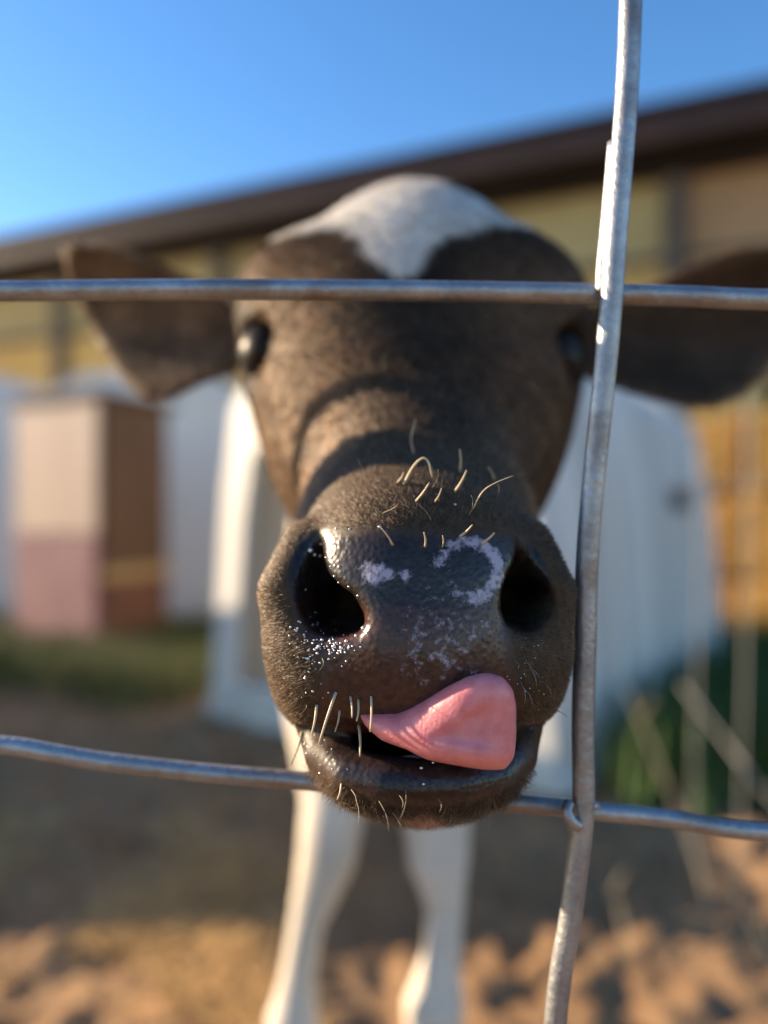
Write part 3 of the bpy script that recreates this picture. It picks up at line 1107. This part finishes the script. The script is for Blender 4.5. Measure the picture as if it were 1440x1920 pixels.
def fur(n_target, sel_face, name, wscale=1.0):
    Q = CQ[sel_face]
    c = CV[Q]
    area = np.linalg.norm(np.cross(c[:, 2] - c[:, 0], c[:, 3] - c[:, 1]), axis=1) * .5
    flf = CFL[Q].mean(1)
    w = area * (flf > .0008)
    # nearer hair is finer and denser
    w = w * (.26 / np.clip(c[:, :, 1].mean(1), .24, 1)) ** 1.3
    pick = rng.choice(len(Q), n_target, p=w / w.sum())
    a, b = rng.uniform(0, 1, (2, n_target))
    bil = np.stack([(1 - a) * (1 - b), a * (1 - b), a * b, (1 - a) * b], 1)
    qv = Q[pick]
    pos = (CV[qv] * bil[:, :, None]).sum(1)
    nor = (CN[qv] * bil[:, :, None]).sum(1)
    nor /= np.linalg.norm(nor, axis=1)[:, None]
    col = (CCOL[qv] * bil[:, :, None]).sum(1)
    ln = (CFL[qv] * bil).sum(1) * rng.uniform(.6, 1.25, n_target)
    # comb: down the face to the muzzle, outwards on the muzzle, down on the chin
    ctr = P(781, 1120, .27)
    down = np.stack([(pos[:, 0] - .016) * 1.5, np.full(n_target, -.25), np.full(n_target, -.5)], 1)
    rad = pos - ctr
    mz = sstep(.34, .29, pos[:, 1])[:, None]
    comb = down * (1 - mz) + (rad / np.linalg.norm(rad, axis=1)[:, None] + np.array([0, .8, -.1])) * mz
    chin = sstep(P(0, 1470, .25)[2], P(0, 1495, .25)[2], pos[:, 2])[:, None] * mz
    comb = comb * (1 - chin) + np.array([0, -.15, -1.0]) * chin
    top = sstep(P(0, 470, .42)[2], P(0, 420, .42)[2], pos[:, 2])[:, None]
    comb = comb * (1 - top) + np.array([0, -.2, .5]) * top
    comb = comb + rng.normal(0, .28, (n_target, 3))
    # clumps
    cl = np.stack([vnoise(pos + s, 260) - .5 for s in (0, 7, 19)], 1) * 1.1
    comb = comb + cl
    comb -= nor * (comb * nor).sum(1)[:, None]
    comb /= np.linalg.norm(comb, axis=1)[:, None] + 1e-9
    lift = rng.uniform(.30, .75, n_target)[:, None]
    d0 = comb * .8 + nor * lift
    d0 /= np.linalg.norm(d0, axis=1)[:, None]
    d1 = comb + nor * lift * .35
    d1 /= np.linalg.norm(d1, axis=1)[:, None]
    side = np.cross(d0, nor + rng.normal(0, .5, (n_target, 3)))
    side /= np.linalg.norm(side, axis=1)[:, None] + 1e-9
    wd = (.00008 * wscale * np.clip(pos[:, 1] / .25, 1, 3) * rng.uniform(.7, 1.3, n_target))[:, None]
    p0 = pos - nor * .0003
    p1 = pos + d0 * (ln * .5)[:, None]
    p2 = p1 + d1 * (ln * .5)[:, None]
    V = np.stack([p0 - side * wd, p0 + side * wd, p1 - side * wd * .8, p1 + side * wd * .8, p2], 1)
    b = np.arange(n_target)[:, None] * 5
    F = np.concatenate([b + np.array([[0, 1, 3]]), b + np.array([[0, 3, 2]]), b + np.array([[2, 3, 4]])])
    me = raw_mesh(name, V.reshape(-1, 3), F)
    var = np.where(col[:, 0] > .4, .14, 1.0)
    br = np.exp(var * (rng.normal(0, .34, n_target) + (vnoise(pos, 420) - .5) * 1.2 + (vnoise(pos + 2, 150) - .5) * .7))[:, None]
    cc = np.clip(col * br, 0, .9)
    tip = np.clip(cc * 1.5 + np.array([.020, .012, .006]), 0, .9)
    rt = np.where(col[:, :1] > .4, .95, .75)
    C = np.stack([cc * rt, cc * rt, cc, cc, tip], 1)
    ca = me.color_attributes.new('coat', 'FLOAT_COLOR', 'POINT')
    ca.data.foreach_set('color', np.concatenate([C, np.ones((n_target, 5, 1))], 2).astype(np.float32).ravel())
    nb = nor + rng.normal(0, .22, (n_target, 3)) + d0 * .2
    nn = np.stack([nb - side * .8, nb + side * .8, nb - side * .8, nb + side * .8, nb], 1).reshape(-1, 3)
    nn /= np.linalg.norm(nn, axis=1)[:, None]
    me.polygons.foreach_set('use_smooth', np.ones(len(me.polygons), bool))
    me.normals_split_custom_set_from_vertices(nn.astype(np.float32))
    o = link(name, me, FUR_M, None)
    attach(o)
    return o


FUR_M = fur_material()
fy = CV[CQ][:, :, 1].mean(1)
fny = CN[CQ][:, :, 1].mean(1)
fo = fur(330000, (fy < .60) & (fny < .35), 'hair')

# eyes
t = NT('calf_eye')
lw = t.n('TexCoord').outputs['Object']
eye_m = t.set(Base_Color=(.012, .008, .006), Roughness=.40, Specular_IOR_Level=.10, Coat_Weight=.08, Coat_Roughness=.05)
for e in (EYE_L, EYE_R):
    mb = MB(); mb.sphere(e, EYE_R0, 32, 20)
    attach(mb.build('eye', eye_m))


# tongue: a thick leaf curling up out of the mouth
def build_tongue():
    q = lambda px, py, D=.236: (P(px, py, D)[0], P(px, py, D)[2])
    out = [q(668, 1352), q(700, 1350), q(750, 1345), q(795, 1318), q(840, 1286), q(875, 1266), q(910, 1258), q(938, 1266), q(957, 1288), q(964, 1320), q(964, 1370), q(960, 1415), q(945, 1440), q(905, 1440), q(860, 1432), q(800, 1425), q(760, 1408), q(715, 1398), q(685, 1378)]

    def f(p):
        u, v = p[:, 0], p[:, 2]
        d = poly2(u, v, out) - .0006
        x0, x1 = q(690, 0)[0], q(960, 0)[0]
        tt = (u - x0) / (x1 - x0)
        w0 = .2320 + .012 * np.clip(1 - tt * 1.5, 0, 1.2) ** 1.5 + .0025 * np.sin(np.clip((v - q(0, 1440)[1]) / .03, 0, 1) * math.pi)
        w0 = w0 + .008 * np.clip((q(0, 1400)[1] - v) / .012, 0, 1)      # the root goes back over the lip
        pd = np.clip(-d, 0, .011) / .011
        th = .0012 + .0068 * np.sqrt(np.clip(1 - (1 - pd) ** 2, 0, 1)) - .0016 * sstep(.7, 1, pd)
        return smax(d, (np.abs(p[:, 1] - w0) - th) * .7, .003)
    xs = axis_pts([(q(640, 0)[0], q(990, 0)[0], .0007)])
    ys = axis_pts([(.216, .270, .0007)])
    zs = axis_pts([(q(0, 1470)[1], q(0, 1235)[1], .0007)])
    V, Q = surface_nets(xs, ys, zs, f)
    for _ in range(8):
        acc = np.zeros_like(V); cn = np.zeros(len(V))
        for i in range(4):
            np.add.at(acc, Q[:, i], V[Q[:, (i + 1) % 4]] + V[Q[:, (i - 1) % 4]])
            np.add.at(cn, Q[:, i], 2)
        V = .5 * V + .5 * acc / cn[:, None]
    t = NT('tongue_flesh')
    n = t.noise(160, 4)
    c = t.ramp(n, [(.35, (.62, .17, .18)), (.65, (.72, .25, .25))])
    t.bump(t.noise(900, 4), .4, .0008)
    m = t.set(Base_Color=c, Roughness=.42, Specular_IOR_Level=.5, Subsurface_Weight=.6, Subsurface_Radius=(.008, .003, .002), Subsurface_Scale=1.0, Coat_Weight=.30, Coat_Roughness=.22)
    attach(link('tongue', raw_mesh('tongue', V, Q), m))
    # a lower tooth pad just behind the lip
    mb = MB(); mb.sphere(P(776, 1440, .251), .0075, 16, 10, (1, .8, .55))
    attach(mb.build('tooth_pad', noisy('pale_gum', (.30, .22, .22), (.42, .33, .32), 300, .4)))


build_tongue()

# whiskers and the wet straw-like hairs on the nose
whisk_m = noisy('pale_whisker', (.42, .33, .20), (.62, .52, .34), 300, .45, 0, 0)


def surf(px, py):
    o = Vector((0, 0, CZ)); d = (Vector(P(px, py, 1)) - o).normalized()
    h = BVH.ray_cast(o, d)
    return h[0]


W = [([(757, 908), (776, 874), (793, 859), (804, 868), (810, 895)], .45, .004), ([(776, 852), (771, 822), (779, 786)], .22, .002), ([(862, 886), (862, 842)], .38, .004),
     ([(853, 922), (875, 882)], .42, .005), ([(927, 900), (915, 875)], .35, .004), ([(885, 957), (905, 922), (930, 905), (962, 892)], .22, .006), ([(780, 940), (805, 905)], .36, .004),
     ([(815, 942), (828, 915)], .25, .004), ([(737, 1022), (715, 990)], .30, .004), ([(797, 1026), (795, 998)], .32, .004), ([(829, 1026), (830, 1004)], .25, .003), ([(862, 1006), (886, 984)], .38, .004),
     ([(903, 1019), (927, 999)], .42, .004), ([(745, 905), (757, 886)], .3, .004),
     ([(657, 1306), (660, 1346)], .32, .006), ([(672, 1312), (669, 1352)], .36, .006), ([(696, 1306), (694, 1372)], .36, .007), ([(673, 1360), (675, 1418)], .45, .008), ([(637, 1332), (628, 1372)], .32, .005),
     ([(594, 1322), (584, 1378)], .42, .004), ([(630, 1298), (612, 1350), (598, 1395)], .45, .004), ([(734, 1352), (746, 1388)], .35, .008), ([(566, 1372), (548, 1432)], .40, .002), ([(640, 1560 - 90), (632, 1500)], .3, .003)]
for pts, r, lift in W:
    h0 = surf(*pts[0])
    if h0 is None: continue
    D0 = min(h0.y, .30)
    n = len(pts)
    q = [P(x, y, D0 - (lift * math.sin(min(1, i / (n - 1) * 1.2) * math.pi / 2) + .0002)) for i, (x, y) in enumerate(pts)]
    r *= 1.15; lift *= 2.2
    rad = np.linspace(r, r * .55, n) * .001
    if n == 2:
        q = [q[0], (q[0] + q[1]) / 2 + np.array([.0003, -.0006, 0]), q[1]]; rad = [r * .001, r * .0008, r * .0005]
    mb = MB(); mb.tube(q, rad, 7, 4)
    attach(mb.build('whisker', whisk_m))

fine_m = noisy('fine_whisker', (.16, .12, .08), (.34, .27, .18), 300, .5, 0, 0)
made = 0
while made < 44:
    if made < 22:
        x, y = random.uniform(590, 985), random.uniform(1478, 1525); dx, dyy = random.gauss(0, 14), random.uniform(25, 60)
    elif made < 34:
        x, y = random.choice((random.uniform(535, 620), random.uniform(950, 1030))), random.uniform(1230, 1350); dx, dyy = (x - 785) * .10 + random.gauss(0, 8), random.uniform(15, 55)
    else:
        x, y = random.uniform(640, 930), random.uniform(885, 985); dx, dyy = random.gauss(0, 22), random.uniform(-50, -18)
    made += 1
    h = surf(x, y)
    if h is None or h.y > .31: continue
    q = [P(x + dx * f + 6 * math.sin(f * 3), y + dyy * f, h.y + .0004 - .007 * math.sin(min(1, f * 1.1) * 1.5)) for f in (0, .35, .7, 1)]
    attach(MB().tube(q, [.00014, .00013, .0001, .00005], 5, 3).build('whisker', fine_m))

# drops of water round the nostril and on the lips
t = NT('water_drop')
drop_m = t.set(Base_Color=(.85, .83, .80), Metallic=.8, Roughness=.28, Specular_IOR_Level=.9)
mb = MB()
spots = [(582, 1032, .9), (590, 1040, .6), (600, 1042, .5), (612, 1045, .45), (620, 1062, .4), (627, 1080, .4), (635, 1092, .35), (654, 1100, .4), (671, 1117, .4), (682, 1178, .8), (668, 1192, .6), (650, 1202, .6),
         (640, 1215, .6), (625, 1212, .5), (604, 1200, .55), (598, 1212, .6), (590, 1218, .5), (595, 1225, .5), (578, 1235, .6), (600, 1243, .45), (560, 1165, .4), (558, 1178, .4), (545, 1176, .45), (543, 1192, .4), (556, 1183, .4),
         (570, 1190, .4), (572, 1200, .3), (559, 1232, .4), (572, 1272, .45), (587, 1296, .5), (602, 1020, .4), (630, 992, .35), (656, 992, .35), (680, 932, .35), (712, 988, .5), (853, 946, .5), (572, 1395, .55), (578, 1400, .5), (566, 1402, .5),
         (575, 1412, .4), (568, 1425, .4), (600, 1450, .4), (790, 1440, .5), (794, 1470, .4), (760, 1525, .4), (812, 1430, .4)]
for _ in range(75):
    spots.append((random.gauss(612, 30), random.gauss(1212, 14), random.uniform(.18, .42)))
for _ in range(40):
    spots.append((random.gauss(575, 22), random.gauss(1250, 60), random.uniform(.15, .32)))
for _ in range(30):
    spots.append((random.gauss(1000, 25), random.gauss(1270, 40), random.uniform(.12, .26)))
for _ in range(25):
    spots.append((random.gauss(600, 25), random.gauss(1415, 18), random.uniform(.15, .30)))
for x, y, r in spots:
    h = surf(x, y)
    if h is None or h.y > .30: continue
    mb.sphere((h.x, h.y - .0001, h.z), r * .00105, 10, 7, (1, .8, .9))
o = mb.build('water_drops', drop_m)
attach(o); o['kind'] = 'stuff'

# ------------------------------------------------------------------ wire fence in front
t = NT('galvanised_wire')
n1 = t.noise(60, 5); n2 = t.noise(500, 3)
c = t.ramp(n1, [(.3, (.30, .31, .33)), (.7, (.50, .51, .52))])
rust = t.ramp(t.noise(38, 5), [(.55, (0, 0, 0)), (.68, (1, 1, 1))])
c = t.mix(t.math('MULTIPLY', rust, .55), c, (.20, .11, .06))
c = t.mix(t.math('MULTIPLY', n2, .45), c, (.10, .085, .075))
t.bump(t.noise(320, 5), .6, .0009)
wire_m = t.set(Base_Color=c, Roughness=.45, Metallic=.75, Specular_IOR_Level=.5)


def build_fence():
    root = empty('wire_fence', (0, .27, 0))
    tag(root, 'galvanised woven wire fence the calf reaches through', 'fence')

    def part(mb, name):
        o = mb.build(name, wire_m, root)
        o.location = (0, -.27, 0)
        return o
    r = .0037
    D = .272
    # upper and lower line wires through the places they show, and on past the frame
    up = [P(-2600, 560, D)] + [P(x, y, D) for x, y in ((-900, 548), (-300, 546), (0, 546), (350, 543), (720, 545), (1000, 549), (1150, 552), (1300, 556), (1440, 562), (1900, 566))] + [P(4200, 560, D)]
    part(MB().tube(up, r, 16, 6), 'line_wire')
    lo = [P(-2600, 1380, D)] + [P(x, y, D + .004) for x, y in ((-900, 1385), (-300, 1372), (0, 1396), (90, 1410), (200, 1428), (400, 1450), (560, 1463), (750, 1485), (960, 1505), (1110, 1520), (1250, 1534), (1440, 1560), (1900, 1570))] + [P(4200, 1560, D)]
    part(MB().tube(lo, r * .88, 16, 6), 'line_wire')
    for z in (.98, 1.16, .44, .27, .10):
        part(MB().tube([(-.8, D, z), (-.2, D, z + .004), (.3, D, z - .003), (1.0, D, z)], r * .9, 12, 6), 'line_wire')
    # stay wires
    dv = D - .0070
    st = [(.098, dv, 1.30), (.0905, dv, 1.0)] + [P(x, y, dv) for x, y in ((1188, -120), (1183, 0), (1177, 150), (1166, 300), (1152, 480), (1148, 545), (1134, 700), (1113, 900), (1101, 1050), (1097, 1200), (1093, 1350), (1094, 1480), (1090, 1560), (1070, 1720), (1040, 1935))] + [(.052, dv, .42), (.050, dv, .2), (.05, dv, .02)]
    part(MB().tube(st, r * 1.05, 16, 6), 'stay_wire')
    for x in (-.245, -.55, .40, .72):
        part(MB().tube([(x, dv, 1.3), (x + .004, dv, .9), (x - .004, dv, .6), (x, dv, .02)], r * .88, 12, 6), 'stay_wire')
    # overlapped second strand above the upper joint, and its wrap
    sx = [P(x, y, dv + .003) for x, y in ((1154, 268), (1149, 330), (1141, 420), (1133, 500), (1131, 548))]
    part(MB().tube(sx, r * .75, 14, 5), 'wire_tail')
    c = P(1094, 1524, D)
    kn = []
    for i in range(15):
        a = -1.2 + i / 14 * 5.0
        kn.append((c[0] - .0012 + .0052 * math.cos(a) * .9, D - .003 + .0065 * math.sin(a), c[2] + .006 - .010 * i / 14))
    part(MB().tube(kn, .0014, 10, 3), 'knot')
    kn = [P(1068, 1505, D - .009), P(1063, 1520, D - .011), P(1072, 1540, D - .012), P(1086, 1550, D - .011)]
    part(MB().tube(kn, .0019, 10, 5), 'knot')
    return root


build_fence()

# ------------------------------------------------------------------ unseen steel post, added to throw shadow bars across the calf's nose
pm = noisy('painted_steel', (.06, .10, .06), (.10, .14, .09), 12, .6, .2, .2, .003)
LEAN = .155
root = empty('added_steel_post', (-.235, .372 + LEAN * .83, 0))
tag(root, 'slim leaning green steel post added out of view left of the calf, for its shadow', 'added shade post')
dy = lambda z: -LEAN * z
la = math.atan(LEAN)
mb = MB(); mb.box((0, dy(.42), .42), (.005, .024, .95), 0, la); mb.build('flange', pm, root, False)
mb = MB(); mb.box((-.0160, dy(.42), .42), (.026, .004, .95), 0, la); mb.build('web', pm, root, False)
mb = MB().tube([(-.03, .012 + dy(.55), .55), (-.004, .036 + dy(.62), .62), (.001, .035 + dy(.75), .75), (0, .034 + dy(.89), .89)], .0036, 10, 5); mb.build('added_shade_wire', wire_m, root)  # added wire strand, set to throw the thinner shadow bar

# ------------------------------------------------------------------ second wire panel and dry stalks at the right
thin_m = noisy('dull_wire', (.22, .21, .20), (.34, .33, .32), 30, .6, .3, 0)
pr = empty('slack_mesh', (.75, 1.55, 0))
tag(pr, 'slack second wire mesh in the grass on the right', 'wire mesh')
for pts, nm in (([P(1402, 560, 1.5), P(1403, 900, 1.5), P(1398, 1200, 1.5), P(1385, 1700, 1.5)], 'stay_wire'),
                ([P(1310, 830, 1.6), P(1312, 1100, 1.6), P(1300, 1500, 1.6), P(1310, 1640, 1.6)], 'stay_wire'),
                ([P(1260, 915, 1.62), P(1340, 910, 1.6), P(1440, 900, 1.55), P(1700, 880, 1.5)], 'line_wire'),
                ([P(1280, 1285, 1.6), P(1360, 1390, 1.5), P(1440, 1490, 1.4), P(1600, 1640, 1.3)], 'line_wire')):
    o = MB().tube(pts, .0028, 8, 6).build(nm, thin_m, pr)
    o.location = (-.75, -1.55, 0)
stalk_m = noisy('dry_stalk', (.22, .18, .12), (.32, .27, .19), 20, .8)
for lab, pts in (('pale dry stalk leaning at the lower right', [P(1362, 1620, 1.15), P(1395, 1700, 1.13), P(1450, 1800, 1.11), P(1560, 1930, 1.09)]),
                 ('thin grey stalk crossing the dark grass beside the hutch', [P(1180, 1300, 1.7), P(1230, 1420, 1.6), P(1300, 1590, 1.5), P(1340, 1740, 1.33)]),
                 ('short dry stalk standing in the dirt by the fence stay', [P(1150, 1640, 1.35), P(1165, 1720, 1.3), P(1185, 1800, 1.24)])):
    root = empty('dry_stalk', tuple(pts[-1] * np.array([1, 1, 0])))
    tag(root, lab, 'dry stalk', 'dry stalks on the right')
    mb = MB().tube(pts, np.linspace(.0018, .0032, len(pts)), 8, 5)
    o = mb.build('stem', stalk_m, root); o.location = -root.location
    for i in range(2):
        a = pts[0] + (pts[-1] - pts[0]) * (.15 + .3 * i)
        mb = MB().tube([a, a + np.array([.012 * (-1) ** i, -.01, .03]), a + np.array([.03 * (-1) ** i, -.015, .055])], [.002, .003, .001], 6, 4)
        o = mb.build('leaf', stalk_m, root); o.location = -root.location

# stacked straw bales out in the sun beside the barn
bale_m = noisy('straw_bale', (.26, .145, .035), (.42, .25, .075), 14, .95, 0, .8, .02, (1, 1, 4))
twine_m = noisy('orange_twine', (.35, .12, .04), (.45, .18, .06), 20, .8)


def bale(loc, rz, label):
    root = empty('straw_bale', loc, rz)
    tag(root, label, 'straw bale', 'straw bales stacked by the barn')
    n = 14
    mb = MB()
    hx, hy, hz = .46, .24, .20
    V, F = [], []
    # a lumpy rounded block
    def pt(u, v, ax, sg):
        q = [0, 0, 0]; o = [a for a in range(3) if a != ax]
        q[ax] = sg; q[o[0]] = u; q[o[1]] = v
        return q
    for ax in range(3):
        for sg in (-1, 1):
            b = len(V)
            for i in range(n + 1):
                for j in range(n + 1):
                    q = np.array(pt(2 * i / n - 1, 2 * j / n - 1, ax, sg), float)
                    q = q / (np.abs(q) ** 14).sum() ** (1 / 14)
                    w = q * np.array([hx, hy, hz])
                    nn = vnoise(np.array([w + np.array(loc)]), 16)[0] - .5
                    V.append(w * (1 + .09 * nn) + np.array([0, 0, hz]))
            for i in range(n):
                for j in range(n):
                    a = b + i * (n + 1) + j
                    f = (a, a + n + 1, a + n + 2, a + 1)
                    F.append(f if (sg > 0) == (ax != 1) else f[::-1])
    mb.add(V, F)
    mb.build('straw', bale_m, root, False)
    for x in (-.2, .2):
        mb = MB().tube([(x, -hy - .004, .02), (x, -hy - .004, 2 * hz), (x, 0, 2 * hz + .006), (x, hy + .004, 2 * hz), (x, hy + .004, .02)], .006, 6)
        mb.build('twine', twine_m, root)


ba = math.atan2(-.62, .78)
for k, (x, y, z, lb) in enumerate(((1.97, 3.72, .0, 'straw bale lying on the ground at the foot of the stack'), (1.94, 3.74, .40, 'middle straw bale of the stack'), (1.98, 3.72, .80, 'topmost straw bale of the stack'))):
    bale((x, y, z), ba + .05 * (k - 1), lb)

# an unseen hutch added off to the left to shade the pen floor
hutch('white hutch added out of view on the left to shade the pen', (-4.3, 2.92, 0), R(-90), 1.4, 1.7, 1.25, plastic, .12, (.14, .12), 6)
